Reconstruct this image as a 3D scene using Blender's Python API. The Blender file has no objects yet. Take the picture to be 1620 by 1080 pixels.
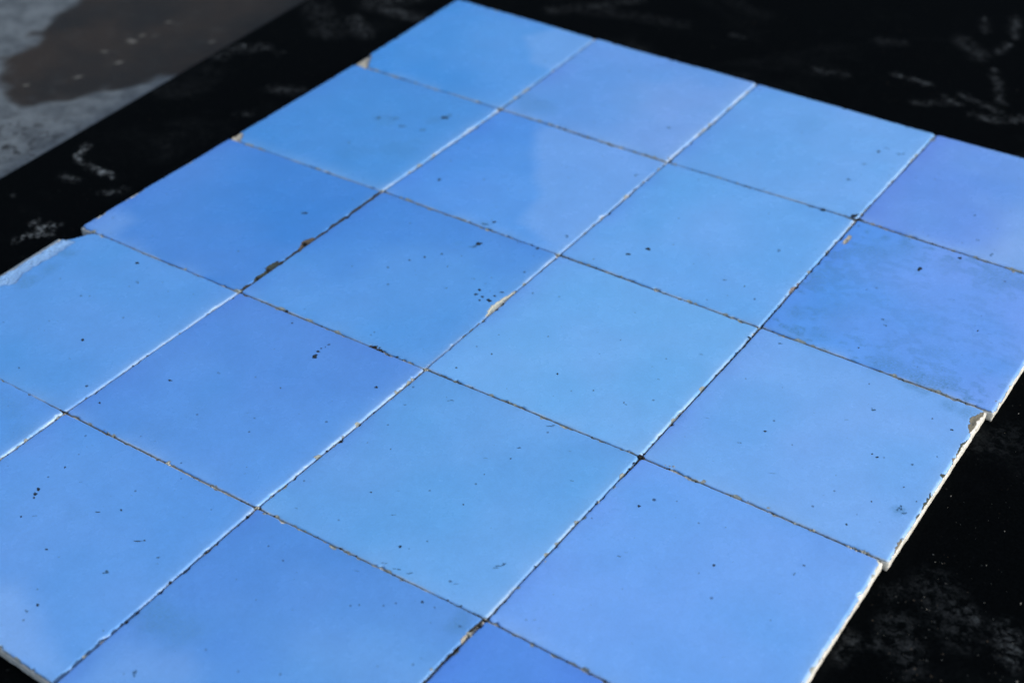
import bpy, math
import numpy as np

# ------------------------------------------------------------------ camera, sky, sun, exposure
S = bpy.context.scene
COL = S.collection
BOARD_TOP = 0.012            # metres above the concrete
TILE_T = 0.0056              # tile thickness
ZT = BOARD_TOP + TILE_T      # glaze level
CAM = np.array([0.506098, -0.677908, 0.375216 + ZT])
YAW, PITCH, ROLL, FPX = 2.178405, -0.641354, -0.016422, 2372.585   # focal length in pixels of a 1620 px frame


def cam_axes():
    f = np.array([math.cos(PITCH)*math.cos(YAW), math.cos(PITCH)*math.sin(YAW), math.sin(PITCH)])
    r0 = np.cross(f, [0, 0, 1]); r0 /= np.linalg.norm(r0)
    u0 = np.cross(r0, f)
    r = math.cos(ROLL)*r0 + math.sin(ROLL)*u0
    u = -math.sin(ROLL)*r0 + math.cos(ROLL)*u0
    return r, u, f


RIGHT, UP, FWD = cam_axes()


def at(px, py, z=ZT):
    """point of the horizontal plane z seen at a pixel of the 1620x1080 photograph"""
    d = FWD + RIGHT*(px-810)/FPX - UP*(py-540)/FPX
    t = (z-CAM[2])/d[2]
    return (CAM + d*t)[:2]


def pts(l, z=ZT):
    return np.array([at(x, y, z) for x, y in l])


from mathutils import Matrix, Vector
cd = bpy.data.cameras.new('camera')
cam = bpy.data.objects.new('camera', cd); COL.objects.link(cam)
m = Matrix.Identity(4)
for i in range(3):
    m[i][0], m[i][1], m[i][2], m[i][3] = RIGHT[i], UP[i], -FWD[i], CAM[i]
cam.matrix_world = m
cd.sensor_width = 36; cd.lens = 36*FPX/1620
cd.clip_start = 0.02; cd.clip_end = 200
cd.dof.use_dof = True
fp = at(880, 680)
cd.dof.focus_distance = float(np.dot(np.array([fp[0], fp[1], ZT])-CAM, FWD))
cd.dof.aperture_fstop = 9.0
S.camera = cam

SUN_AZ, SUN_EL = 8.0, 30.0     # from +x towards +y, degrees
w = bpy.data.worlds.new('World'); S.world = w; w.use_nodes = True
nt = w.node_tree; nt.nodes.clear()
sky = nt.nodes.new('ShaderNodeTexSky'); sky.sky_type = 'NISHITA'; sky.sun_disc = False
sky.sun_elevation = math.radians(SUN_EL); sky.sun_rotation = math.radians(90-SUN_AZ)
sky.air_density = 1.0; sky.dust_density = 3.0; sky.ozone_density = 1.0
bg = nt.nodes.new('ShaderNodeBackground'); bg.inputs['Strength'].default_value = 0.115
wo = nt.nodes.new('ShaderNodeOutputWorld')
nt.links.new(sky.outputs[0], bg.inputs[0]); nt.links.new(bg.outputs[0], wo.inputs[0])
sl = bpy.data.lights.new('sun', 'SUN'); sl.energy = 1.5; sl.angle = math.radians(35); sl.color = (1, .97, .93)
sun = bpy.data.objects.new('sun', sl); COL.objects.link(sun)
a, e = math.radians(SUN_AZ), math.radians(SUN_EL)
sd = Vector((math.cos(e)*math.cos(a), math.cos(e)*math.sin(a), math.sin(e)))
sun.rotation_euler = sd.to_track_quat('Z', 'Y').to_euler(); sun.location = (2, .5, 2)
S.view_settings.view_transform = 'Standard'; S.view_settings.look = 'None'
S.view_settings.exposure = 0.5; S.view_settings.gamma = 1

# ------------------------------------------------------------------ numpy noise and shapes
def hashn(ix, iy, seed):
    h = (ix.astype(np.int64)*374761393 + iy.astype(np.int64)*668265263 + seed*2147483647 + 144665) & 0xffffffff
    h = ((h ^ (h >> 13))*1274126177) & 0xffffffff
    h = ((h ^ (h >> 16))*2246822519) & 0xffffffff
    return ((h ^ (h >> 15)) & 0xffffff)/float(0xffffff)


def vnoise(x, y, seed=0):
    ix, iy = np.floor(x), np.floor(y); fx, fy = x-ix, y-iy
    fx = fx*fx*fx*(fx*(fx*6-15)+10); fy = fy*fy*fy*(fy*(fy*6-15)+10)
    a = hashn(ix, iy, seed); b = hashn(ix+1, iy, seed); c = hashn(ix, iy+1, seed); d = hashn(ix+1, iy+1, seed)
    return (a+(b-a)*fx)*(1-fy) + (c+(d-c)*fx)*fy


def fbm(x, y, seed=0, oct=4):
    """roughly -1..1; x, y already scaled"""
    s = 0; amp = 1.0; n = 0
    for o in range(oct):
        s = s + amp*(vnoise(x+17.3*o, y-9.1*o, seed+o*31)*2-1); n += amp*0.6; amp *= .5; x = x*2.03; y = y*2.03
    return s/n


def sstep(a, b, x):
    t = np.clip((x-a)/(b-a), 0, 1); return t*t*(3-2*t)


def sdf(poly, X, Y):
    """signed distance to a polygon, negative inside"""
    n = len(poly); d = np.full(X.shape, 1e9); ins = np.zeros(X.shape, bool)
    for i in range(n):
        ax, ay = poly[i]; bx, by = poly[(i+1) % n]
        ex, ey = bx-ax, by-ay; wx, wy = X-ax, Y-ay
        t = np.clip((wx*ex+wy*ey)/(ex*ex+ey*ey+1e-18), 0, 1)
        d = np.minimum(d, np.hypot(wx-t*ex, wy-t*ey))
        c = ((ay > Y) != (by > Y))
        with np.errstate(divide='ignore', invalid='ignore'):
            c &= X < (bx-ax)*(Y-ay)/(by-ay+1e-18)+ax
        ins ^= c
    return np.where(ins, -d, d)


def linedist(line, X, Y):
    d = np.full(X.shape, 1e9)
    for (ax, ay), (bx, by) in zip(line[:-1], line[1:]):
        ex, ey = bx-ax, by-ay; wx, wy = X-ax, Y-ay
        t = np.clip((wx*ex+wy*ey)/(ex*ex+ey*ey+1e-18), 0, 1)
        d = np.minimum(d, np.hypot(wx-t*ex, wy-t*ey))
    return d


def srgb(r, g, b):
    f = lambda c: (c/255/12.92 if c/255 < .04045 else ((c/255+.055)/1.055)**2.4)
    return np.array([f(r), f(g), f(b)])


def mesh_np(name, V, F, attrs=None, smooth=True):
    """V (n,3), F (k,4) or (k,3); attrs: name -> (n,) floats or (n,3) colours"""
    me = bpy.data.meshes.new(name)
    V = np.ascontiguousarray(V, np.float32); F = np.ascontiguousarray(F, np.int32)
    k, s = F.shape
    me.vertices.add(len(V)); me.vertices.foreach_set('co', V.ravel())
    me.loops.add(k*s); me.loops.foreach_set('vertex_index', F.ravel())
    me.polygons.add(k); me.polygons.foreach_set('loop_start', np.arange(0, k*s, s, dtype=np.int32))
    me.polygons.foreach_set('use_smooth', np.full(k, smooth))
    for an, av in (attrs or {}).items():
        av = np.asarray(av, np.float32)
        if av.ndim == 1:
            at_ = me.attributes.new(an, 'FLOAT', 'POINT'); at_.data.foreach_set('value', av)
        else:
            at_ = me.attributes.new(an, 'FLOAT_COLOR', 'POINT')
            at_.data.foreach_set('color', np.c_[av, np.ones(len(av))].astype(np.float32).ravel())
    me.update(); me.validate()
    return me


def grid_faces(nx, ny):
    i, j = np.meshgrid(np.arange(nx-1), np.arange(ny-1), indexing='ij')
    a = i*ny+j
    return np.stack([a, a+ny, a+ny+1, a+1], -1).reshape(-1, 4)


def add(name, me, mat, parent=None):
    o = bpy.data.objects.new(name, me); COL.objects.link(o)
    if mat: me.materials.append(mat)
    if parent: o.parent = parent
    return o


# ------------------------------------------------------------------ materials
class NT:
    def __init__(self, name):
        self.m = bpy.data.materials.new(name); self.m.use_nodes = True
        self.t = self.m.node_tree; self.b = self.t.nodes['Principled BSDF']
        self.co = self.t.nodes.new('ShaderNodeNewGeometry').outputs['Position']

    def new(self, kind, **kw):
        n = self.t.nodes.new(kind)
        for k, v in kw.items(): setattr(n, k, v)
        return n

    def link(self, a, b):
        if isinstance(a, (int, float)): b.default_value = a
        elif isinstance(a, (tuple, list, np.ndarray)): b.default_value = tuple(a) + ((1,) if len(a) == 3 and len(b.default_value) == 4 else ())
        else: self.t.links.new(a, b)

    def attr(self, name, out='Fac'):
        return self.new('ShaderNodeAttribute', attribute_name=name).outputs[out]

    def noise(self, scale, detail=3, rough=.55, out='Fac', dist=0):
        n = self.new('ShaderNodeTexNoise'); self.link(self.co, n.inputs['Vector'])
        n.inputs['Scale'].default_value = scale; n.inputs['Detail'].default_value = detail
        n.inputs['Roughness'].default_value = rough; n.inputs['Distortion'].default_value = dist
        return n.outputs[out]

    def math(self, op, a, b=0.0, c=None, clamp=False):
        n = self.new('ShaderNodeMath', operation=op, use_clamp=clamp)
        self.link(a, n.inputs[0]); self.link(b, n.inputs[1])
        if c is not None: self.link(c, n.inputs[2])
        return n.outputs[0]

    def ramp(self, x, lo, hi, a=0.0, b=1.0):
        n = self.new('ShaderNodeMapRange', interpolation_type='SMOOTHSTEP')
        self.link(x, n.inputs[0])
        for i, v in enumerate((lo, hi, a, b)): n.inputs[i+1].default_value = v
        return n.outputs[0]

    def mix(self, f, a, b, mode='MIX'):
        n = self.new('ShaderNodeMix', data_type='RGBA', blend_type=mode)
        self.link(f, n.inputs[0]); self.link(a, n.inputs[6]); self.link(b, n.inputs[7])
        return n.outputs[2]

    def specks(self, scale, radius, chance):
        """scattered dots: 1 inside a dot"""
        v = self.new('ShaderNodeTexVoronoi'); v.inputs['Scale'].default_value = scale
        self.link(self.co, v.inputs['Vector'])
        sep = self.new('ShaderNodeSeparateColor'); self.link(v.outputs['Color'], sep.inputs[0])
        on = self.math('LESS_THAN', sep.outputs[0], chance)
        r = self.math('MULTIPLY', sep.outputs[1], radius)
        d = self.math('SUBTRACT', v.outputs['Distance'], r)
        return self.math('MULTIPLY', self.ramp(d, 0.03, -0.03), on)

    def bump(self, h, strength, dist, prev=None):
        n = self.new('ShaderNodeBump'); self.link(h, n.inputs['Height'])
        n.inputs['Strength'].default_value = strength; n.inputs['Distance'].default_value = dist
        if prev is not None: self.link(prev, n.inputs['Normal'])
        return n.outputs[0]

    def out(self, color, rough, normal=None, spec=0.5):
        self.link(color, self.b.inputs['Base Color']); self.link(rough, self.b.inputs['Roughness'])
        self.link(spec, self.b.inputs['Specular IOR Level'])
        if normal is not None: self.link(normal, self.b.inputs['Normal'])
        return self.m


def mat_glaze():
    n = NT('blue_glaze')
    col = n.attr('glaze_color', 'Color'); chip_shade_c = n.attr('chip_and_shade_color', 'Color')
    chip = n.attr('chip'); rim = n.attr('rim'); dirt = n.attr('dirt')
    f1 = n.noise(60, 4); f2 = n.noise(420, 3); f3 = n.noise(1500, 2)
    # slow drift of tone and a fine grain in the glaze
    v = n.math('ADD', n.ramp(f1, .3, .7, .975, 1.025), n.ramp(f2, .3, .7, -.02, .02))
    v = n.math('ADD', v, n.ramp(f3, .3, .7, -.035, .035))
    hsv = n.new('ShaderNodeHueSaturation'); n.link(col, hsv.inputs['Color']); n.link(v, hsv.inputs['Value'])
    c = hsv.outputs[0]
    # faint grey-green grime, broken up
    g = n.math('MULTIPLY', dirt, n.ramp(n.noise(900, 4, .7), .38, .62))
    g = n.math('MULTIPLY', g, n.ramp(n.noise(2600, 3, .7), .3, .6, .35, 1.0))
    g = n.math('ADD', g, n.math('MULTIPLY', dirt, .28), clamp=True)
    c = n.mix(n.math('MULTIPLY', g, .75, clamp=True), c, (.050, .185, .335))
    # pin-prick pits
    p1 = n.specks(330, .20, .05); p2 = n.specks(120, .10, .05)
    p = n.math('MAXIMUM', n.math('MULTIPLY', p1, .55), n.math('MULTIPLY', p2, .8))
    c = n.mix(p, c, (.012, .03, .07))
    # pale edges: thinned worn glaze plus light catch painted on right rims
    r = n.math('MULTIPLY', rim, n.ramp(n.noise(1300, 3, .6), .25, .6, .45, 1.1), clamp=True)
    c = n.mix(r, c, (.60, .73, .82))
    # chips show the clay; joint shade is painted through the same mask
    ch = n.math('ADD', chip, n.math('MULTIPLY', n.math('SUBTRACT', n.noise(1400, 4, .65), .5), .0012))
    k = n.ramp(ch, .00012, -.00012)
    cn = n.noise(1100, 4, .7)
    cc = n.mix(n.ramp(cn, .35, .7), chip_shade_c, n.mix(.5, chip_shade_c, n.mix(1.0, chip_shade_c, (1.35, 1.33, 1.3), 'MULTIPLY')), 'MIX')
    cc = n.mix(n.ramp(cn, .48, .3, 0, .35), cc, (.05, .05, .045))
    c = n.mix(k, c, cc)
    rough = n.math('ADD', n.ramp(f1, .3, .7, .20, .30), n.math('MULTIPLY', k, .6), clamp=True)
    rough = n.math('ADD', rough, n.math('MULTIPLY', g, .25), clamp=True)
    nrm = n.bump(n.noise(90, 2), .25, .0006)
    nrm = n.bump(f3, .10, .0002, nrm)
    nrm = n.bump(p, .6, -.0003, nrm)
    nrm = n.bump(n.math('MULTIPLY', cn, k), 1, .0008, nrm)
    return n.out(c, rough, nrm, .5)


def mat_clay():
    n = NT('pale_clay')
    f = n.noise(500, 5, .65); g = n.noise(120, 3)
    c = n.mix(n.ramp(f, .3, .7), (.50, .51, .47), (.78, .79, .76))
    c = n.mix(n.ramp(g, .55, .75, 0, .5), c, (.33, .345, .30))
    c = n.mix(n.specks(500, .35, .12), c, (.08, .07, .06))
    return n.out(c, .9, n.bump(f, .7, .0005), .2)


def mat_plain(name, c1, c2, scale, rough):
    n = NT(name); f = n.noise(scale, 4, .65)
    return n.out(n.mix(n.ramp(f, .35, .65), c1, c2), rough, n.bump(f, .6, .0004), .2)


def mat_board():
    n = NT('black_board')
    d = n.attr('dust')
    f = n.noise(300, 6, .68, dist=.6); f2 = n.noise(900, 4, .7)
    k = n.math('MULTIPLY', d, n.math('MULTIPLY', n.ramp(f, .40, .66), n.ramp(f2, .3, .65, .3, 1.0)), clamp=True)
    haze = n.math('MULTIPLY', n.ramp(n.noise(16, 5, .6, dist=.8), .48, .80), n.ramp(f, .35, .75, .1, 1.0))
    k = n.math('ADD', k, n.math('MULTIPLY', haze, .04), clamp=True)
    k = n.math('ADD', k, n.math('MULTIPLY', n.ramp(n.noise(1400, 3, .7), .5, .75), .004), clamp=True)
    gr = n.attr('grit')
    s1 = n.math('MULTIPLY', n.specks(520, .26, .40), n.ramp(n.noise(35, 3), .42, .62, .05, 1.0))
    s2 = n.math('MULTIPLY', n.specks(190, .12, .12), .8)
    s = n.math('MULTIPLY', n.math('MAXIMUM', n.math('MULTIPLY', s1, .45), s2), gr, clamp=True)
    tint = n.noise(300, 1)
    c = n.mix(k, n.mix(n.ramp(f2, .3, .7), (.0007, .0011, .0014), (.0016, .0023, .0028)), (.33, .38, .41))
    c = n.mix(n.math('MULTIPLY', s, .42), c, n.mix(n.ramp(tint, .4, .65), (.20, .22, .22), (.22, .17, .12)))
    nrm = n.bump(f2, .25, .0003); nrm = n.bump(s, .5, .0004, nrm)
    return n.out(c, n.math('ADD', .55, n.math('MULTIPLY', k, .4), clamp=True), nrm, .006)


def mat_ground():
    n = NT('concrete')
    wet = n.attr('wet'); pk = n.attr('fleck')
    f = n.noise(70, 6, .65); f2 = n.noise(450, 4, .7); f3 = n.noise(14, 4, .6)
    pale = n.mix(n.ramp(f, .3, .7), (.070, .086, .100), (.145, .174, .194))
    dark = n.mix(n.ramp(f3, .35, .65), (.0155, .0155, .0155), (.029, .0235, .0195))
    dark = n.mix(n.ramp(f, .5, .8, 0, .45), dark, (.050, .052, .052))
    wk = n.ramp(n.math('ADD', wet, n.math('MULTIPLY', n.math('SUBTRACT', f, .5), .5)), .25, .75)
    c = n.mix(wk, pale, dark)
    sp = n.math('MULTIPLY', n.ramp(n.noise(150, 4, .65), .52, .62), n.math('SUBTRACT', 1, wk))
    c = n.mix(n.math('MULTIPLY', sp, n.attr('speckle')), c, (.015, .016, .018))
    c = n.mix(n.math('MULTIPLY', n.specks(95, .12, .08), .3), c, (.30, .30, .28))
    c = n.mix(pk, c, (.42, .42, .38))
    return n.out(c, n.math('ADD', .75, n.math('MULTIPLY', wk, -.15)), n.bump(f2, .5, .001), .12)


M_GLAZE, M_CLAY, M_BOARD, M_GROUND = mat_glaze(), mat_clay(), mat_board(), mat_ground()
M_PIT = mat_plain('pit_black', (.008, .014, .022), (.02, .035, .05), 900, .8)
M_SMEAR = mat_plain('grime_blue_grey', (.03, .085, .17), (.05, .15, .30), 1200, .6)
M_DIRT = mat_plain('joint_grit', (.012, .014, .013), (.13, .13, .095), 260, .95)
M_GRIT_SHADE = mat_plain('grit_and_joint_shade', (.006, .006, .006), (.03, .027, .022), 500, .95)
M_DULL = mat_plain('dull_grit', (.06, .065, .06), (.25, .25, .22), 700, .95)
M_TAN = mat_plain('tan_grit', (.20, .205, .17), (.48, .49, .43), 600, .95)


# ------------------------------------------------------------------ the setting: concrete ground and black board
def painted_grid(xs, ys, z):
    X, Y = np.meshgrid(xs, ys, indexing='ij')
    return X, Y, np.c_[X.ravel(), Y.ravel(), np.full(X.size, z)], grid_faces(len(xs), len(ys))


g = pts([(0, 0), (540, 0), (0, 300), (-60, -60), (620, -60)], 0.0)
x0, x1 = g[:, 0].min()-.05, g[:, 0].max()+.05; y0, y1 = g[:, 1].min()-.05, g[:, 1].max()+.05
coarse = np.array([.1, .3, .8, 2, 5, 12, 20])
xs = np.r_[(x0-coarse)[::-1], np.arange(x0, x1, .0022), x1+coarse]
ys = np.r_[(y0-coarse)[::-1], np.arange(y0, y1, .0022), y1+coarse]
X, Y, V, F = painted_grid(xs, ys, 0.0)
dark = sdf(pts([(130, -10), (112, 20), (72, 40), (37, 77), (8, 95), (13, 147), (50, 167), (107, 160), (160, 143), (250, 128),
                (420, 90), (700, -30), (700, -200), (150, -200)], 0.0), X, Y) + .006*fbm(X*60, Y*60, 5)
far = fbm(X*4, Y*4, 91, 3)
wet = np.clip(sstep(.014, -.014, dark+.006*fbm(X*25, Y*25, 15)), 0, 1)
near = (X > x0) & (X < x1) & (Y > y0) & (Y < y1)
wet = np.where(near, wet, sstep(-.1, .2, far))
speck = np.clip(sstep(.05, .0, np.hypot(X-at(15, 225, 0)[0], Y-at(15, 225, 0)[1])), 0, 1)*.9+.04
fleck = np.zeros(X.shape)
for px, py, r in [(188, 99, 5), (123, 122, 5), (210, 66, 6), (225, 57, 4), (205, 64, 4), (245, 57, 3), (42, 135, 3), (268, 35, 3), (335, 66, 4), (165, 82, 4)]:
    q = at(px, py, 0.0); rr = r/2550
    fleck = np.maximum(fleck, 0.32*sstep(rr*1.3, rr*.3, np.hypot(X-q[0], Y-q[1])))
ground = add('ground', mesh_np('ground', V, F, dict(wet=wet.ravel(), speckle=speck.ravel(), fleck=fleck.ravel())), M_GROUND)
ground['kind'] = 'structure'
ground['label'] = 'grey concrete ground with a brown damp patch beside the black board'

# the board: a slab with softened arrises, its top painted with dust
e0, e1 = at(0, 281, BOARD_TOP), at(333, 87, BOARD_TOP)
edge_dir = (e1-e0)/np.linalg.norm(e1-e0)
nrm2 = np.array([edge_dir[1], -edge_dir[0]])            # into the board
L0, L1, WB = -.62, .86, .95
ls = np.arange(L0, L1+1e-6, .0025); ws = np.r_[0, .0006, .0012, np.arange(.0037, WB-.002, .0025), WB-.0012, WB-.0006, WB]
ls = np.r_[L0, L0+.0006, L0+.0012, ls[1:-1]+.0012, L1+.0006, L1+.0012]
LL, WW = np.meshgrid(ls, ws, indexing='ij')
BX = e0[0]+edge_dir[0]*LL+nrm2[0]*WW; BY = e0[1]+edge_dir[1]*LL+nrm2[1]*WW
dd = np.minimum(np.minimum(LL-ls[0], ls[-1]-LL), np.minimum(WW, WB-WW))
rr = .0012; q = np.clip(rr-dd, 0, rr)
BZ = BOARD_TOP-(rr-np.sqrt(np.maximum(rr*rr-q*q, 0)))
dust = np.zeros(BX.shape)
def bl(l): return pts(l, BOARD_TOP)
for line, wpx, st in [
    ([(137, 230), (120, 250), (147, 265), (178, 280)], 7, .8), ([(165, 306), (195, 300)], 6, .45), ([(100, 280), (120, 285)], 7, .3),
    ([(12, 312), (20, 308)], 5, .6), ([(22, 382), (45, 374), (62, 370), (80, 371)], 8, .75), ([(44, 358), (56, 352)], 8, .75),
    ([(62, 361), (90, 356)], 12, .85), ([(617, 17), (657, 27)], 16, .35), ([(560, 30), (577, 55)], 14, .28), ([(600, 5), (690, -20)], 30, .2),
    ([(1417, 118), (1473, 135)], 5, .45), ([(1447, 163), (1513, 163)], 8, .22), ([(1495, 152), (1513, 164)], 4, .35),
    ([(1523, 152), (1560, 168), (1580, 177)], 7, .3), ([(1540, 183), (1580, 192), (1620, 187)], 9, .32), ([(1577, 83), (1597, 70)], 6, .5),
    ([(1573, 110), (1580, 140), (1582, 163)], 6, .35), ([(1525, 65), (1550, 90)], 16, .18), ([(1559, 30), (1559, 50)], 6, .3),
    ([(1605, 60), (1607, 30)], 7, .3), ([(873, 17), (935, 12), (1010, 0)], 14, .16), ([(930, 18), (1000, 25), (1080, 40)], 16, .08),
    ([(1160, 55), (1175, 58)], 7, .22), ([(1290, 110), (1335, 120)], 10, .15), ([(1390, 65), (1425, 68)], 12, .12),
    ([(345, 90), (370, 78), (400, 78)], 14, .22), ([(382, 72), (388, 72)], 8, .6), ([(410, 74), (425, 76)], 7, .55), ([(440, 84), (445, 82)], 5, .5),
    ([(435, 140), (470, 145)], 14, .2), ([(380, 180), (390, 182)], 8, .3), ([(500, 10), (520, 50)], 25, .12),
    ([(1480, 930), (1520, 1000)], 40, .10), ([(1420, 985), (1440, 1050)], 30, .12), ([(1590, 1000), (1600, 1040)], 22, .28),
    ([(1525, 965), (1545, 985)], 16, .22), ([(1390, 1020), (1400, 1000)], 14, .14), ([(1400, 940), (1430, 930)], 12, .10),
    ([(1330, 1040), (1350, 1010)], 14, .18), ([(1430, 1040), (1445, 1020)], 12, .2), ([(1560, 700), (1620, 690)], 40, .04)]:
    p = bl(line); d = linedist(p, BX+.0015*fbm(BX*300, BY*300, 3), BY+.0015*fbm(BX*300, BY*300, 8))
    sc = wpx/2/ (FPX/np.linalg.norm(np.r_[p[0], BOARD_TOP]-CAM))
    dust = np.maximum(dust, (st*.85 if st > .55 else st*.55)*sstep(sc*(1.7 if st > .55 else 3.0), sc*.1, d))
gc = bl([(1560, 740)])[0]
grit = .25+.75*sstep(.22, .02, np.hypot(BX-gc[0], BY-gc[1]))
nb = BX.size
V = np.c_[BX.ravel(), BY.ravel(), BZ.ravel()]
F = grid_faces(*BX.shape)
idx = np.arange(nb).reshape(BX.shape)
ring = np.r_[idx[:, 0], idx[-1, 1:], idx[::-1, -1][1:], idx[0, ::-1][1:-1]]
V = np.r_[V, np.c_[V[ring, :2], np.full(len(ring), 0.0)]]
lo = nb+np.arange(len(ring)); nx = np.roll(np.arange(len(ring)), -1)
F = np.r_[F, np.c_[ring, ring[nx], lo[nx], lo][:, ::-1]]
pad = np.zeros(len(ring))
F = F[:, ::-1]
board = add('board', mesh_np('board', V, F, dict(dust=np.r_[dust.ravel(), pad], grit=np.r_[grit.ravel(), pad])), M_BOARD)
board['label'] = 'matt black board under the blue tiles, scuffed and dusted with chalky grit'
board['category'] = 'board'

# ------------------------------------------------------------------ the tiles
P = {}   # shared corners (column, row), from the joints' crossings
for k, v in {(0, 0): (725, -2), (1, 0): (944, 61), (2, 0): (1199, 132), (3, 0): (1481, 212),
             (0, 1): (562, 101), (1, 1): (792, 173), (2, 1): (1056, 256), (3, 1): (1356, 347),
             (0, 2): (364, 219), (1, 2): (605, 303), (2, 2): (885, 403), (3, 2): (1203, 517), (4, 2): (1566, 650),
             (0, 3): (128, 358), (1, 3): (379, 462), (2, 3): (674, 584), (3, 3): (1014, 722), (4, 3): (1400, 886),
             (1, 4): (103, 652), (2, 4): (407, 803), (3, 4): (769, 979), (2, 5): (84, 1082)}.items():
    P[k] = at(*v)
P[(4, 0)] = np.array([.4015, .001]); P[(4, 1)] = np.array([.4015, -.1])
P[(0, 4)] = np.array([.0, -.401]); P[(0, 5)] = np.array([.001, -.500])
P[(1, 5)] = P[(2, 5)] + (at(0, 1031)-at(72, 1080))/np.linalg.norm(at(0, 1031)-at(72, 1080))*.1
d = at(1273, 1080)-at(1397, 890); d /= np.linalg.norm(d)
P[(4, 4)] = at(1397, 890)+d*.0985
P[(3, 5)] = P[(3, 4)]+(at(671, 1080)-at(769, 979))/np.linalg.norm(at(671, 1080)-at(769, 979))*.0985
P[(4, 5)] = P[(4, 4)]+np.array([0, -.0985])
OVER = {(3, 1, 'br'): (1571, 651), (3, 2, 'tr'): (1561, 649), (3, 2, 'br'): (1405, 888), (3, 3, 'tr'): (1397, 886)}

W255 = lambda *c: srgb(*c)
# column, row: base tone (reads as sRGB in even light), second tone it drifts to, drift direction, label
TILES = {
 (0, 0): ((61, 144, 221), (87, 157, 229), (1, -.2), 'blue tile at the far corner of the grid with a tan chipped left corner'),
 (1, 0): ((99, 158, 229), (115, 166, 231), (1, 0), 'violet blue tile in the far row beside the far corner tile'),
 (2, 0): ((105, 168, 234), (113, 174, 238), (1, 0), 'pale sky blue tile in the far row with an oval black pit near its corner'),
 (3, 0): ((104, 154, 232), (130, 176, 237), (1, .2), 'violet tile cut by the right frame edge, last of the far row'),
 (0, 1): ((69, 144, 218), (77, 150, 222), (1, 0), 'blue tile on the left border with greyish smears, next to the far corner tile'),
 (1, 1): ((80, 149, 229), (92, 159, 233), (1, 0), 'blue tile with pale sheen painted on one half, behind the tile with the cream chip'),
 (2, 1): ((105, 171, 236), (109, 173, 238), (1, 0), 'light blue tile with two dark pits and a pinkish nick on its right edge'),
 (3, 1): ((87, 156, 236), (111, 162, 240), (1, .1), 'mottled blue tile with teal grime along its edges at the right border'),
 (0, 2): ((64, 136, 216), (76, 140, 218), (-1, .6), 'deep blue tile whose left corner juts out over the chipped tile'),
 (1, 2): ((75, 143, 221), (89, 157, 227), (.6, .8), 'deep blue tile with a cream chip and dark scrapes at its right edge'),
 (2, 2): ((110, 176, 237), (114, 178, 237), (1, 0), 'clean pale sky blue tile in the middle, right of the cream chip'),
 (3, 2): ((115, 173, 238), (121, 177, 240), (0, 1), 'pale blue tile with a brown chipped corner on the right border'),
 (0, 3): ((89, 155, 225), (93, 157, 227), (1, 0), 'blue tile on the left border with a long pale broken edge'),
 (1, 3): ((88, 147, 223), (92, 157, 229), (.5, 1), 'blue tile with a cluster of black specks near its far corner'),
 (2, 3): ((100, 165, 229), (110, 173, 235), (1, 0), 'clear blue tile in the near half with a faint grey scratch by its near corner'),
 (3, 3): ((112, 170, 240), (114, 170, 242), (0, 1), 'smooth blue tile on the right border, next to the tile with brown chipped corner'),
 (0, 4): ((86, 153, 224), (90, 155, 228), (1, 0), 'speckled blue tile showing only a corner at the left frame edge'),
 (1, 4): ((92, 156, 228), (100, 160, 230), (-.6, 1), 'blue tile at the bottom left with small black flecks and a grey near side'),
 (2, 4): ((87, 147, 222), (101, 163, 228), (.6, .8), 'blue tile cut by the bottom frame edge with a grey green stain at its left'),
 (3, 4): ((84, 143, 228), (92, 151, 230), (0, 1), 'violet blue tile at the bottom frame edge beside a wide black gap'),
}
TAN, CREAM, GREY, PALE = (.46, .44, .36), (.60, .63, .54), (.17, .165, .13), (.24, .46, .80)
DGREEN, PINK, BROWN = (.04, .055, .045), (.33, .28, .25), (.09, .075, .055)
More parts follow.
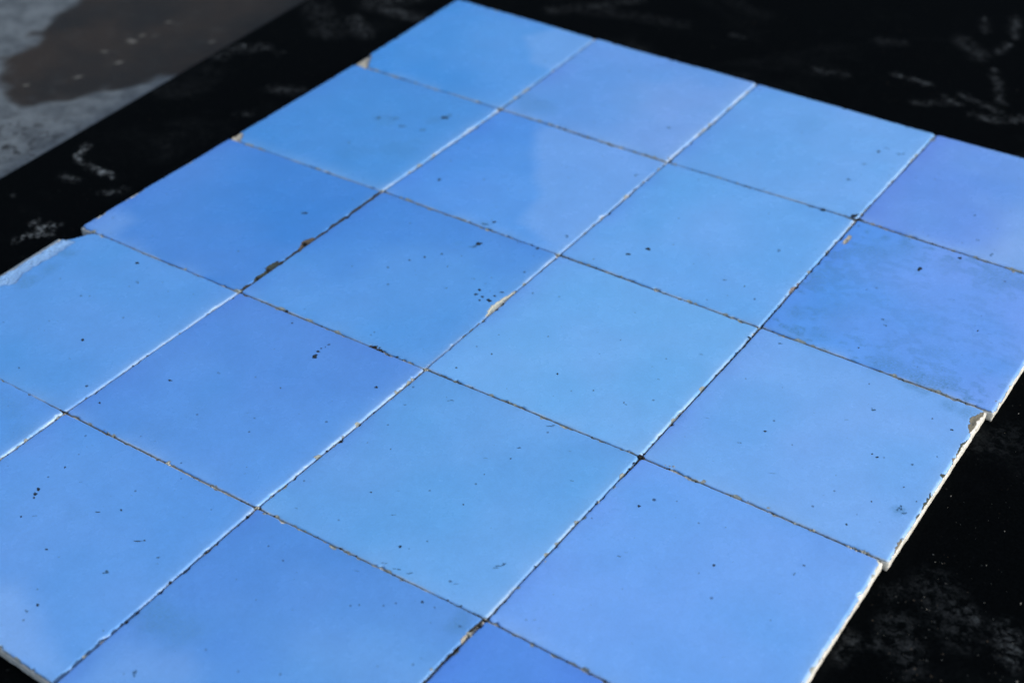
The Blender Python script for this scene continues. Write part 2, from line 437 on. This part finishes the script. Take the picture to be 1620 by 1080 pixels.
CHIPS_AND_SHADE = {   # tile: [(polygon in photo pixels, colour of clay or painted shade, depth in mm)]
 (0, 0): [([(556, 104), (584, 80), (588, 92), (581, 107), (570, 108)], TAN, .9)],
 (0, 1): [([(360, 222), (377, 207), (385, 212), (380, 224)], TAN, .7), ([(430, 175), (450, 165), (446, 172)], PALE, .3)],
 (0, 2): [([(294, 262), (306, 249), (308, 253), (300, 258)], CREAM, .4), ([(255, 284), (268, 271), (266, 277)], CREAM, .4),
          ([(200, 318), (226, 297), (228, 301), (210, 312)], CREAM, .5), ([(150, 348), (166, 332), (167, 338)], CREAM, .4),
          ([(472, 394), (477, 384), (484, 378), (496, 376), (504, 380), (480, 402)], BROWN, .7),
          ([(398, 452), (406, 436), (418, 430), (424, 420), (440, 412), (440, 424), (410, 450)], DGREEN, .6)],
 (1, 2): [([(768, 500), (772, 492), (774, 486), (781, 480), (795, 472), (808, 465), (818, 459), (826, 462), (790, 494)], CREAM, .8)],
 (2, 1): [([(1246, 462), (1250, 456), (1258, 453), (1266, 450), (1270, 456), (1256, 470)], PINK, .6)],
 (3, 1): [([(1332, 384), (1343, 373), (1348, 373), (1345, 379), (1337, 386)], TAN, .5)],
 (3, 0): [([(1384, 360), (1398, 360), (1402, 368), (1388, 366)], TAN, .5)],
 (3, 2): [([(1575, 640), (1562, 649), (1552, 652), (1540, 657), (1533, 662), (1535, 668), (1532, 675), (1534, 683), (1539, 690), (1560, 690)], GREY, .8),
          ([(1535, 688), (1531, 695), (1520, 703), (1514, 713), (1517, 720), (1540, 705)], DGREEN, .7),
          ([(1516, 715), (1507, 725), (1509, 733), (1530, 720)], GREY, .6), ([(1502, 742), (1494, 752), (1490, 768), (1500, 765)], DGREEN, .5),
          ([(1474, 778), (1466, 788), (1455, 812), (1446, 828), (1440, 846), (1470, 810)], DGREEN, .5),  # dark shadowed notch along the right rim, painted as chips
          ([(1432, 846), (1422, 858), (1414, 872), (1424, 866)], GREY, .4)],
 (3, 3): [([(1357, 952), (1352, 960), (1350, 970), (1360, 960)], GREY, .3), ([(1400, 880), (1388, 886), (1392, 894), (1402, 900)], CREAM, .5)],
 (2, 4): [([(776, 974), (762, 982), (748, 996), (742, 1004), (731, 1012), (729, 1020), (716, 1036), (730, 1034), (760, 1005)], (.012, .012, .011), .95), ([(748, 994), (741, 1002), (730, 1010), (727, 1018), (734, 1016), (745, 1004)], TAN, .5)],
 (0, 3): [([(-30, 448), (0, 428), (60, 388), (95, 366), (108, 379), (120, 382), (100, 394), (84, 406), (68, 414), (52, 422), (36, 434), (24, 448), (0, 452), (-30, 466)], PALE, .45)],
}
THROUGH = {(0, 3): [(100, 340), (93, 372), (104, 378), (118, 376), (136, 370), (152, 368), (150, 340)]}
RIM = {  # right rim wear plus painted light catch, far end and near end
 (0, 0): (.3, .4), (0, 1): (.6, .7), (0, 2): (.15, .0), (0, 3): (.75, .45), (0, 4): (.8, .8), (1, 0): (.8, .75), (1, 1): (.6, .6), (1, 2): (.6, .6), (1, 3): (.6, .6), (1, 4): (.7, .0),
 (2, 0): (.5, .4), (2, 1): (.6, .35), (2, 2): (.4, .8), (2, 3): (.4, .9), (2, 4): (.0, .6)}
RIM_DARK = {(0, 2): (.75, .95, (.028, .032, .030)), (1, 4): (-.2, .55, (.035, .10, .24)), (2, 4): (.5, .1, (.02, .022, .02)), (0, 0): (.15, .35, (.06, .14, .30))}
PALES = [   # pale sheen painted into the glaze colour: tile, polygon, softness mm, amount
 ((1, 1), [(852, 195), (980, 212), (1070, 250), (985, 310), (900, 395), (868, 385), (832, 352), (852, 320), (846, 250)], 5.5, .42),
 ((0, 0), [(830, 60), (880, 45), (950, 60), (880, 115), (840, 100)], 4, .35), ((1, 4), [(-60, 910), (30, 930), (60, 1000), (100, 1060), (-60, 1060)], 8, .52),
 ((2, 4), [(120, 1090), (200, 1020), (300, 1030), (330, 1100)], 8, .3), ((0, 2), [(120, 360), (180, 325), (215, 350), (160, 380)], 6, .35)]
SMUDGE = [  # pixel, radius in pixels, amount
 (1375, 395, 28, .7), (1430, 392, 30, .35), (1500, 418, 30, .3), (1590, 440, 40, .55), (1330, 500, 40, .3), (1300, 530, 26, .5), (1400, 575, 30, .55),
 (1450, 600, 30, .75), (1495, 605, 30, .7), (1440, 470, 30, .25), (1480, 560, 25, .35), (1260, 495, 22, .4), (1500, 640, 14, .5), (1535, 650, 18, .5),
 (612, 190, 22, .35), (690, 190, 18, .4), (640, 240, 40, .25), (560, 240, 30, .2), (250, 975, 45, .5), (290, 1000, 40, .35), (840, 165, 34, .45), (865, 175, 25, .3),
 (120, 815, 22, .2), (1423, 807, 12, .6), (40, 445, 22, .6), (80, 425, 18, .6), (110, 400, 16, .6), (20, 640, 40, .3), (40, 680, 30, .3),
 (725, 990, 20, .55), (735, 975, 14, .4), (850, 470, 25, .15), (240, 690, 40, .15), (300, 655, 30, .15), (1290, 195, 30, .15), (725, 385, 10, .3), (770, 355, 16, .4), (395, 660, 20, .1)]
SPECKS = [  # pixel x, y, half-width, half-height, kind (1 black pit, 0 blue-grey mark)
 (217, 416, 3, 2.4, 1), (131, 538, 2.6, 2, 1), (498, 564, 5, 3.5, 1), (504, 556, 3, 2, 1), (508, 551, 1.5, 1, 1), (520, 545, 3, 1.2, 1), (515, 549, 1, 1, 1), (269, 602, 4, 1.5, 1),
 (158, 638, 2, 1.6, 1), (127, 468, 4, 1.2, 0), (377, 398, 2.4, 1.6, 0), (347, 590, 4, 1.4, 0), (462, 511, 2, 1, 1), (444, 614, 1.5, 1, 1), (402, 662, 2.5, 1.3, 0),
 (111, 568, 2.2, 1.5, 0), (30, 582, 1.5, 1.2, 1), (257, 446, 1.6, 1, 0), (306, 465, 1.6, 1, 0), (6, 510, 1.5, 1.2, 0), (79, 508, 2, 1, 0), (217, 448, 3, 3, 0), (266, 461, 1.4, 1, 0),
 (595, 613, 3, 2.2, 1), (778, 561, 1.6, 1.4, 1), (722, 583, 1.6, 1.4, 1), (757, 386, 6, 3, 1), (748, 390, 7, 1.6, 0), (699, 402, 2.2, 1.6, 1), (672, 407, 2, 1.4, 1), (648, 412, 2, 1.4, 1),
 (612, 423, 4, 2, 0), (708, 422, 1.4, 1.2, 1), (614, 450, 1.5, 1.2, 1), (758, 458, 3, 2, 1), (753, 465, 3, 2, 1), (763, 469, 3, 2, 1), (759, 475, 2.2, 1.6, 1), (774, 475, 4, 3, 1), (783, 468, 3, 1.4, 1), (795, 462, 4, 1.4, 1),
 (768, 449, 2, 1.4, 0), (748, 441, 4, 1, 0), (705, 456, 4, 1.2, 0), (1025, 394, 4.5, 2.8, 1), (993, 403, 4.4, 1.8, 1), (830, 430, 2, 1.4, 1), (898, 374, 4, 2, 0), (843, 464, 1.6, 1.2, 1),
 (867, 533, 1.2, 1, 1), (982, 538, 1.1, 1, 1), (939, 618, 1.8, 1.6, 1), (882, 592, 1.6, 1.4, 1), (987, 637, 1.4, 1.2, 1), (713, 633, 6, 1.5, 0), (872, 673, 7, 1.6, 0), (822, 708, 5, 1.5, 0),
 (618, 710, 1.5, 1.2, 1), (1455, 426, 4, 3, 1), (1148, 443, 5, 1.5, 0), (1178, 453, 1.5, 1.3, 1), (1194, 473, 1.5, 1.3, 1), (1518, 408, 4, 2, 1), (1569, 404, 4, 3, 0), (1547, 523, 1.5, 1.3, 1),
 (1358, 550, 1.8, 1.3, 1), (1400, 515, 3.5, 2, 0), (1396, 505, 4, 1.6, 0), (1503, 624, 4.5, 2.6, 1), (1337, 567, 4, 1.5, 1), (1232, 396, 3, 2, 0), (1211, 682, 3, 1.2, 1), (1506, 679, 2.8, 1.8, 1), (1475, 662, 1.5, 1.2, 1),
 (1375, 607, 1.3, 1.1, 1), (1382, 648, 4, 3, 0), (1235, 543, 4.5, 1.4, 0), (1352, 342, 7.5, 3.2, 1), (103, 739, 2, 1.8, 1), (56, 781, 3.4, 3, 1), (60, 774, 2.4, 3, 1), (54, 787, 2, 1.6, 1), (62, 773, 1.4, 1.4, 1),
 (33, 817, 2, 1.6, 1), (192, 807, 2, 1.6, 1), (155, 810, 6, .8, 1), (218, 856, 7, .9, 1), (229, 855, 2, 1.3, 1), (73, 869, 2.6, 1.8, 1), (60, 957, 3.2, 2.4, 1), (59, 932, 2.4, 1.8, 0), (250, 882, 3.4, .9, 1),
 (167, 905, 5, 4, 0), (42, 967, 3, 3, 0), (55, 816, 5, .9, 0), (213, 1066, 4, 6, 0), (163, 997, 2.4, 2, 0), (94, 881, 3, 1, 0), (266, 920, 4, 3, 1), (633, 864, 3, 2.2, 1), (587, 778, 1.6, 1.3, 1), (733, 798, 1.6, 1.3, 1),
 (808, 725, 1.6, 1.2, 1), (766, 750, 1.2, 1.2, 1), (623, 814, 5, 1, 0), (790, 895, 7, 2, 0), (797, 891, 6, 2, 0), (784, 898, 5, 1.4, 0), (668, 952, 2.8, 2, 1), (568, 957, 2, 2, 0), (1011, 800, 3, 2, 1), (980, 880, 5, 1.4, 0), (833, 980, 2.4, 2, 0),
 (646, 906, 9, 2, 0), (628, 900, 8, 1.4, 0), (610, 890, 7, 1.2, 0), (1339, 829, 2.6, 1.8, 1), (1423, 803, 5, 4, 0), (1430, 812, 6, 2, 0), (1379, 793, 1.5, 1.4, 1), (1450, 793, 1.5, 1.4, 1), (1129, 894, 2.2, 2.6, 1), (1272, 894, 2.4, 1.4, 1),
 (1257, 907, 2, 3, 0), (1147, 834, 2, 1.6, 0), (1388, 723, 3, 1.3, 1), (1380, 718, 2, 1.2, 1), (1399, 724, 1.5, 1.5, 0), (1443, 735, 3, 2, 0), (1430, 770, 1.5, 1.2, 1), (703, 187, 7, 2.4, 1), (710, 183, 5, 1.6, 0), (598, 187, 4, 1.6, 1),
 (622, 187, 12, 1.2, 0), (670, 206, 6, 2, 0), (640, 200, 9, 1.4, 0), (695, 285, 3.4, 1.8, 1), (552, 226, 2.4, 2, 0), (1058, 202, 4, 2.4, 0), (1005, 277, 5, 2.4, 0), (782, 352, 3, 1.6, 1), (768, 355, 7, 1.8, 0), (820, 383, 6, 2, 1), (852, 391, 3, 2, 1),
 (1390, 240, 4, 1.8, 1), (1402, 235, 6, 1.3, 0), (1425, 244, 7, 1.4, 0), (1343, 285, 5, 2, 0), (1368, 260, 4, 2, 0), (1543, 341, 3.4, 1.4, 0), (1127, 276, 5, 1.8, 1), (1303, 332, 6, 1.8, 1), (483, 338, 7, 1.5, 1), (478, 337, 3, 1, 0),
 (1547, 380, 3, 1.6, 0), (1170, 700, 4, 1, 0), (990, 640, 3, 1, 0), (640, 640, 3, 1, 0), (905, 760, 3, 1, 0), (950, 560, 3, .9, 0), (1110, 560, 4, .9, 0), (1040, 600, 4, .8, 0)]

# the tile lattice: fine lines packed at the rims
edge = np.array([0, 0, .08, .18, .32, .5, .72, 1.0, 1.3, 1.65])/1000
NI = 176
inner = np.linspace(2.1, 97.9, NI)/1000
LIN = np.r_[edge, inner, .1-edge[::-1]]/.1
NL = len(LIN); FACES = grid_faces(NL, NL)
rng = np.random.default_rng(7)
GROUP = 'blue glazed tiles laid in a grid on the black board'


def side_noise(s, seed, calm=1.0):
    """inward wobble of a rim (m): a slow wave, fine crumble and a few nicks"""
    k = .00016*fbm(s*4, s*0+seed, seed, 2) + .00010*fbm(s*55, s*0+3.3, seed+5, 3)
    nick = np.clip(fbm(s*26, s*0+7.7, seed+9, 3)-.52, 0, 1)*.0016
    return k + nick*calm


for (c, r), (tone, tone2, drift, label) in TILES.items():
    seed = 101 + c*17 + r*53
    A = {k: v.copy() for k, v in dict(tl=P[(c, r)], tr=P[(c+1, r)], bl=P[(c, r+1)], br=P[(c+1, r+1)]).items()}
    for k in A:
        if (c, r, k) in OVER: A[k] = at(*OVER[(c, r, k)])
    ctr = sum(A.values())/4
    gap = .00034
    for k, (sx, sy) in dict(tl=(1, -1), tr=(-1, -1), bl=(1, 1), br=(-1, 1)).items():
        lim_x = (c == 0 and sx == 1) or (c == 3 and sx == -1)
        A[k] = A[k] + np.array([0 if lim_x else sx*gap, sy*gap]) + rng.normal(0, .00010, 2)
    s, t = np.meshgrid(LIN, LIN, indexing='ij')
    base = lambda s, t: ((1-s)*(1-t))[..., None]*A['tl']+(s*(1-t))[..., None]*A['tr']+((1-s)*t)[..., None]*A['bl']+(s*t)[..., None]*A['br']
    p = base(s, t)
    fall = lambda d: np.exp(-d*.1/.004)
    p[..., 0] += fall(s)*side_noise(t, seed+1) - fall(1-s)*side_noise(t, seed+2)
    p[..., 1] += -fall(t)*side_noise(s, seed+3) + fall(1-t)*side_noise(s, seed+4)
    # small rounding of the corners
    for (us, ut, sx, sy) in ((s, t, 1, -1), (1-s, t, -1, -1), (s, 1-t, 1, 1), (1-s, 1-t, -1, 1)):
        k = .00035*np.exp(-(us+ut)*.1/.0009); p[..., 0] += sx*k; p[..., 1] += sy*k
    X, Y = p[..., 0], p[..., 1]
    dl, dr, dt, db = s*.1, (1-s)*.1, t*.1, (1-t)*.1
    tilt = rng.normal(0, .00012, 2); lift = abs(rng.normal(0, .00010))*(0 if (c, r) == (3, 2) else 1); tilt = tilt*(0 if (c, r) == (3, 2) else 1)
    def topz(x, y):
        u, v = (x-ctr[0])/.05, (y-ctr[1])/.05
        return ZT + lift + tilt[0]*u + tilt[1]*v + .00010*fbm(x*22, y*22, seed, 2) - .00012*np.maximum(np.abs(u), np.abs(v))**4
    Z = topz(X, Y)
    def rounded(d, r):
        q = np.clip(r-d, 0, r); return r-np.sqrt(np.maximum(r*r-q*q, 0))
    Z -= np.minimum(.8*rounded(dr, .0013) + .6*rounded(dl, .0007) + .6*rounded(dt, .0007) + .7*rounded(db, .0009), .0011)
    # chips
    chip = np.full(X.shape, .02); chip_shade_c = np.zeros(X.shape+(3,)); chip_shade_c[:] = CREAM
    for poly, colr, depth in CHIPS_AND_SHADE.get((c, r), []):
        f = sdf(pts(poly), X+.0005*fbm(X*700, Y*700, seed+3, 3), Y+.0005*fbm(X*700, Y*700, seed+6, 3))
        k = f < chip; chip_shade_c[k] = colr; chip = np.minimum(chip, f)
        Z -= depth/1000*sstep(.0001, -.0009 if depth < .6 else -.0006, f)*(1+.35*fbm(X*500, Y*500, seed+2, 3))
    # tiny random nicks of the rim
    dmin = np.minimum(np.minimum(dl, dr), np.minimum(dt, db))
    nick = dmin - np.clip(fbm(X*260, Y*260, seed+44, 3)-.55, 0, 1)*.0022 + .00006
    k = nick < chip; chip_shade_c[k & (chip > .004)] = (.32, .37, .35); chip = np.minimum(chip, nick)
    Z -= .0003*sstep(0, -.0005, nick)
    keep = np.ones(X.shape, bool)
    if (c, r) in THROUGH:
        f = sdf(pts(THROUGH[(c, r)]), X, Y) + .0004*fbm(X*500, Y*500, seed+1, 3)
        Z -= .0008*sstep(.0004, -.0004, f); keep = f > -.0006
    skirt = (s == 0) & (np.arange(NL)[:, None] == 0) | (np.arange(NL)[:, None] == NL-1) | (np.arange(NL)[None, :] == 0) | (np.arange(NL)[None, :] == NL-1)
    Z = np.where(skirt, ZT-.0019, Z)
    # colour of the glaze: two tones drifting, painted sheen, pooling
    b1, b2 = W255(*tone), W255(*tone2)
    dn = np.array(drift)/np.hypot(*drift)
    g = ((X-ctr[0])*dn[0] - (Y-ctr[1])*dn[1])/.1 + .5
    g = np.clip(g + .38*fbm(X*18, Y*18, seed+21, 3), 0, 1)
    colr = b1 + (b2-b1)*sstep(0, 1, g)[..., None]
    hue = fbm(X*28, Y*28, seed+77, 3)[..., None]
    colr = colr*(1 + hue*np.array([.085, .015, .012]))
    pool = np.exp(-dl/.007)*(.6+.5*fbm(X*40, Y*40, seed+12, 2)) + .5*np.exp(-dt/.006)*(.5+.6*fbm(X*35, Y*35, seed+13, 2))
    colr = colr*(1-np.clip(pool, 0, 1)[..., None]*np.array([.09, .155, .03]))
    thin_and_lit = np.clip(np.exp(-db/.004)*(.25+.3*fbm(X*60, Y*60, seed+14, 2)) + np.exp(-dr/.0028)*(.85+.3*fbm(X*90, Y*90, seed+15, 2))*np.clip(RIM.get((c, r), (.6, .6))[0]*(1-t)+RIM.get((c, r), (.6, .6))[1]*t+.1, 0, 1), 0, 1)
    colr = colr + (np.array([.34, .56, .86])-colr)*(thin_and_lit*.5)[..., None]  # edges lightened for thinned glaze and for light painted on right rims
    for key, poly, soft, amt in PALES:
        if key == (c, r):
            f = sdf(pts(poly), X, Y) + .0022*fbm(X*70, Y*70, seed+31, 3)
            colr = colr + (np.array([.24, .46, .86])-colr)*(amt*sstep(soft/1000, -soft/1000, f))[..., None]
    dirt = np.zeros(X.shape)
    for px, py, rad, amt in SMUDGE:
        q0 = at(px, py)
        if np.abs(q0-ctr).max() > .075: continue
        R = rad/(FPX/np.linalg.norm(np.r_[q0, ZT]-CAM))
        dirt = np.maximum(dirt, amt*sstep(R*1.3, R*.2, np.hypot(X-q0[0], (Y-q0[1]))+R*.4*fbm(X*120, Y*120, seed+2, 3)))
    dirt = np.maximum(dirt, .30*np.exp(-dmin/.0018)*np.clip(.4+fbm(X*70, Y*70, seed+18, 3), 0, 1))
    if (c, r) == (3, 1):     # old grime broken into many small flecks, thickest along two of its edges
        band = .25+.75*np.clip(np.exp(-dt/.012)+np.exp(-db/.016)+.8*np.exp(-dl/.012), 0, 1)
        dirt = np.maximum(dirt, .80*band*sstep(.05, .55, fbm(X*230, Y*330, 71, 4)+.5*fbm(X*45, Y*45, 72, 3)))
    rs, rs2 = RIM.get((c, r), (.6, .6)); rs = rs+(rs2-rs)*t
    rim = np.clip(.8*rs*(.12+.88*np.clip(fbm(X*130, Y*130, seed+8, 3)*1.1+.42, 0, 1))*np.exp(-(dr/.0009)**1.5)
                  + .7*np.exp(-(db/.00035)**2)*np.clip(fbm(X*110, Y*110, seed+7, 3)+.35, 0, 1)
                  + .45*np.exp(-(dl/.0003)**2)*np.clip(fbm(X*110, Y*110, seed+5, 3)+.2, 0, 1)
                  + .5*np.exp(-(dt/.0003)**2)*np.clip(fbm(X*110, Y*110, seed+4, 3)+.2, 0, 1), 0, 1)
    # dark strips toning down some right rims, and joint shade painted on the glaze flank
    if (c, r) in RIM_DARK:
        w0, w1, bc = RIM_DARK[(c, r)]
        f = dr - .001*np.clip((w0+(w1-w0)*t)*(.75+.6*fbm(X*240, Y*240, seed+66, 3)), -.3, 2)
        k = f < chip; chip_shade_c[k] = bc; chip = np.minimum(chip, f)
    flank = skirt if c < 3 else skirt & (dr > .0002)
    chip = np.where(flank, -.001, chip); chip_shade_c[flank] = (.03, .045, .045)  # joint shade painted through the chip mask
    root = bpy.data.objects.new('glazed_tile', None); COL.objects.link(root)
    root.empty_display_size = .02
    root.location = (ctr[0], ctr[1], BOARD_TOP)
    root['label'] = label; root['category'] = 'tile'; root['group'] = GROUP
    V = np.c_[X.ravel()-ctr[0], Y.ravel()-ctr[1], Z.ravel()-BOARD_TOP]
    F = FACES[:, ::-1]
    F = F[keep.ravel()[F].all(1)]
    add('glaze', mesh_np('glaze', V, F, dict(glaze_color=colr.reshape(-1, 3), chip_and_shade_color=chip_shade_c.reshape(-1, 3), chip=chip.ravel(),
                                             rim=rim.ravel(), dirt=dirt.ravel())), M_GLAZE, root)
    # clay body: rough-sided slab a hair wider than the glaze
    out = []
    N = 110
    u = np.linspace(0, 1, N, endpoint=False)
    cs = [A['tl'], A['bl'], A['br'], A['tr']]
    if (c, r) in THROUGH: cs = [*pts([(153, 369), (136, 371), (118, 377), (104, 379), (92, 375)])] + cs[1:]
    ring = np.concatenate([a0+(b0-a0)*u[:, None] for a0, b0 in zip(cs, cs[1:]+cs[:1])])
    n2 = len(ring); dirc = ring-ctr; dirc /= np.maximum(np.abs(dirc).max(1, keepdims=True), 1e-9)
    ii = np.arange(n2)
    layers = []
    for z, off in ((TILE_T-.00115, -.0030), (TILE_T-.0011, .00004), (TILE_T-.0016, .00016), (TILE_T*.55, .00012), (TILE_T*.25, .00002), (.0004, -.0001), (.00003, -.0004)):
        wob = .00014*fbm(ring[:, 0]*260+z*900, ring[:, 1]*260, seed+61, 3)
        inside = (dirc[:, 0] > .97) & (c < 3)
        q0 = ring + dirc*(off+np.clip(wob, -.0002, .00022)-np.where(inside & (off > 0), .00025, 0))[:, None]
        layers.append(np.c_[q0-ctr, np.full(n2, z)+(.00006*fbm(ring[:, 0]*300, ring[:, 1]*300, seed, 2) if z > .001 else 0)])
    V = np.concatenate(layers)
    nx = np.roll(ii, -1); Fs = []
    for L in range(len(layers)-1):
        Fs.append(np.c_[L*n2+ii, (L+1)*n2+ii, (L+1)*n2+nx, L*n2+nx])
    top = len(V); V = np.r_[V, [[0, 0, TILE_T-.00118]], [[0, 0, .00003]]]
    Fs = np.concatenate(Fs)
    capf = np.r_[np.c_[ii, nx, np.full(n2, top)], np.c_[(len(layers)-1)*n2+nx, (len(layers)-1)*n2+ii, np.full(n2, top+1)]]
    Ft = np.r_[Fs[:, [0, 1, 2]], Fs[:, [0, 2, 3]], capf]
    add('clay_body', mesh_np('clay_body', V, Ft), M_CLAY, root)
    # pits and marks: small ragged dishes lying on the glaze
    for kind, nm, mat in ((1, 'pinholes', M_PIT), (0, 'grime_marks', M_SMEAR)):
        vs, fs = [], []
        def blob(x, y, ax1, ax2):
            n = 11; th = np.arange(n)*2*math.pi/n
            rad = 1+.45*rng.uniform(-1, 1, n)
            q0 = np.array([x, y])+np.outer(np.cos(th)*rad, ax1)+np.outer(np.sin(th)*rad, ax2)
            z0 = topz(q0[:, 0], q0[:, 1]); b = len(vs)
            for (xx, yy), zz in zip(q0, z0): vs.append((xx-ctr[0], yy-ctr[1], zz+.00002-BOARD_TOP))
            vs.append((x-ctr[0], y-ctr[1], topz(np.array(x), np.array(y))+.00007-BOARD_TOP))
            for i in range(n): fs.append((b+i, b+(i+1) % n, b+n))
        def local(q0):
            ex, ey = A['tr']-A['tl'], A['bl']-A['tl']
            return np.linalg.solve(np.c_[ex, ey], q0-A['tl'])
        for px, py, hw, hh, kd in SPECKS:
            if kd != kind: continue
            q0 = at(px, py); l = local(q0)
            if l.min() < .012 or l.max() > .988: continue
            hw, hh = hw*.88, hh*.88
            if kind == 1:
                blob(q0[0], q0[1], at(px+hw, py)-q0, at(px, py-hh)-q0)
            else:       # a broken smear of several slivers
                for _ in range(5):
                    ox, oy = rng.uniform(-.8, .8)*hw, rng.uniform(-.8, .8)*hh
                    b0 = at(px+ox, py+oy); f = rng.uniform(.25, .5)
                    blob(b0[0], b0[1], at(px+ox+hw*f, py+oy)-b0, at(px+ox, py+oy-hh*f)-b0)
        for _ in range((8 if (c, r) not in ((0, 4),) else 160) if kind else 9):
            l = rng.uniform(.03, .97, 2); q0 = base(np.array(l[0]), np.array(l[1]))
            R = rng.uniform(.00005, .00015)*rng.choice([1, 1, 1.5]); th = rng.uniform(-.4, .4)+math.radians(YAW*57.3-90)
            st = 1 if kind else rng.uniform(2, 6)
            blob(q0[0], q0[1], np.array([math.cos(th), math.sin(th)])*R*st, np.array([-math.sin(th), math.cos(th)])*R*(.8 if kind else .6))
        if vs:
            o = add(nm, mesh_np(nm, np.array(vs), np.array(fs)), mat, root)
            o['kind'] = 'stuff'

# ------------------------------------------------------------------ grit and shade fill in the joints, crumbs lying about
def lump(vs, fs, x, y, z, r):
    n, b = 7, len(vs)
    ph = rng.uniform(0, 6.28); sq = rng.uniform(.6, 1.5)
    for k, (zz, rr) in enumerate(((-.5, .8), (.15, 1.0), (.6, .6))):
        for i in range(n):
            th = ph+i*2*math.pi/n; q = rr*r*rng.uniform(.7, 1.25)
            vs.append((x+math.cos(th)*q*sq, y+math.sin(th)*q/sq, z+zz*r*.8))
    vs.append((x, y, z+r*.65))
    for k in range(2):
        for i in range(n):
            j = (i+1) % n
            fs.append((b+k*n+i, b+k*n+j, b+(k+1)*n+j)); fs.append((b+k*n+i, b+(k+1)*n+j, b+(k+1)*n+i))
    for i in range(n): fs.append((b+2*n+i, b+2*n+(i+1) % n, b+3*n))


def grit_mesh(name, label, mat, spots):
    vs, fs = [], []
    for x, y, z, rad in spots: lump(vs, fs, x, y, z, rad)
    o = add(name, mesh_np(name, np.array(vs), np.array(fs), smooth=False), mat)
    o['kind'] = 'stuff'; o['label'] = label
    return o


joint, black, tan = [], [], []
seams = [((c, r), (c, r+1)) for c in (1, 2, 3) for r in range(5)] + [((c, r), (c+1, r)) for c in range(4) for r in (1, 2, 3, 4)]
for a0, b0 in seams:
    A0, B0 = P[a0], P[b0]; L = np.linalg.norm(B0-A0); along = a0[0] != b0[0]
    sd_ = int(a0[0]*31+a0[1]*7+(5 if along else 0))
    for k in range(int(L/.0006)):
        u = rng.uniform(0, 1); q0 = A0+(B0-A0)*u+rng.normal(0, .00022, 2)
        if not along:      # dark lumps stand in for the shaded groove of the long joints
            black.append((q0[0]+.00012, q0[1], ZT-rng.uniform(.0008, .0014), rng.uniform(.00025, .00042)))
        dens = vnoise(np.array(u*7.0), np.array(0.5), sd_)
        if dens < (.30 if along else .42): continue
        joint.append((q0[0], q0[1], ZT-rng.uniform(.0011, .0030), rng.uniform(.0003, .0006)))
        if rng.uniform() < .06: black.append((*(q0+rng.normal(0, .0003, 2)), ZT-.0004, rng.uniform(.0002, .0005)))
        if rng.uniform() < (.015 if along else .008): tan.append((*(q0+rng.normal(0, .0003, 2)), ZT-.0006, rng.uniform(.0002, .0005)))
for px, py, n, sp, rad, kind in [(592, 549, 16, 9, .0005, 0), (603, 554, 10, 7, .0004, 0), (628, 564, 6, 6, .0004, 0), (412, 440, 9, 7, .0005, 0), (425, 427, 9, 7, .0005, 0), (455, 490, 4, 3, .0006, 0),
                                 (486, 386, 8, 6, .0006, 0), (1354, 345, 8, 4, .0006, 0), (823, 384, 8, 7, .0004, 0), (850, 392, 8, 4, .0005, 0), (1014, 722, 12, 5, .0006, 0), (103, 652, 8, 4, .0005, 0), (268, 920, 3, 2, .0005, 0),
                                 (1341, 377, 3, 4, .0004, 1), (265, 733, 5, 4, .0006, 1), (980, 434, 4, 4, .0005, 1), (1282, 838, 6, 6, .0005, 1), (1345, 865, 6, 6, .0005, 1), (1365, 872, 6, 8, .0005, 1),
                                 (947, 793, 3, 2, .0005, 1), (863, 887, 3, 2, .0005, 1), (1400, 362, 3, 3, .0005, 1), (1602, 428, 4, 3, .0006, 1), (1060, 738, 6, 8, .0004, 1), (740, 1003, 5, 4, .0006, 1), (605, 303, 5, 3, .0005, 1), (792, 173, 5, 3, .0005, 1), (1057, 250, 5, 3, .0005, 1), (407, 803, 8, 4, .0006, 1), (674, 584, 8, 4, .0005, 1)]:
    for _ in range(n):
        dx = rng.normal(0, sp*.5); slope = .42 if py > 500 or kind == 1 else .35
        q0 = at(px+dx, py+rng.normal(0, 1.3)+dx*slope*.6)
        (tan if kind else black).append((q0[0], q0[1], ZT-.0002, rad*rng.uniform(.5, 1.2)))
grit_mesh('joint_dirt', 'dull olive dirt packed down in the joints between tiles', M_DIRT, joint)
grit_mesh('crumbs_and_joint_shade', 'black gritty crumbs and dark shade fill along the tile joints', M_GRIT_SHADE, black)
grit_mesh('clay_crumbs', 'small tan clay crumbs along chipped tile edges', M_TAN, tan)
loose = []
for _ in range(110):
    px, py = rng.uniform(1380, 1640), rng.uniform(560, 1080)
    q0 = at(px, py, BOARD_TOP)
    if px < 1405+(890-py)*.78+14 and py < 900: continue
    if py >= 900 and px < 1400-(py-893)*.62+18: continue
    loose.append((q0[0], q0[1], BOARD_TOP+.00008, np.float64(.00008)+.00028*rng.uniform()**5))
grit_mesh('board_grit', 'pale grains of grit scattered on the black board by the tiles', M_DULL, loose)
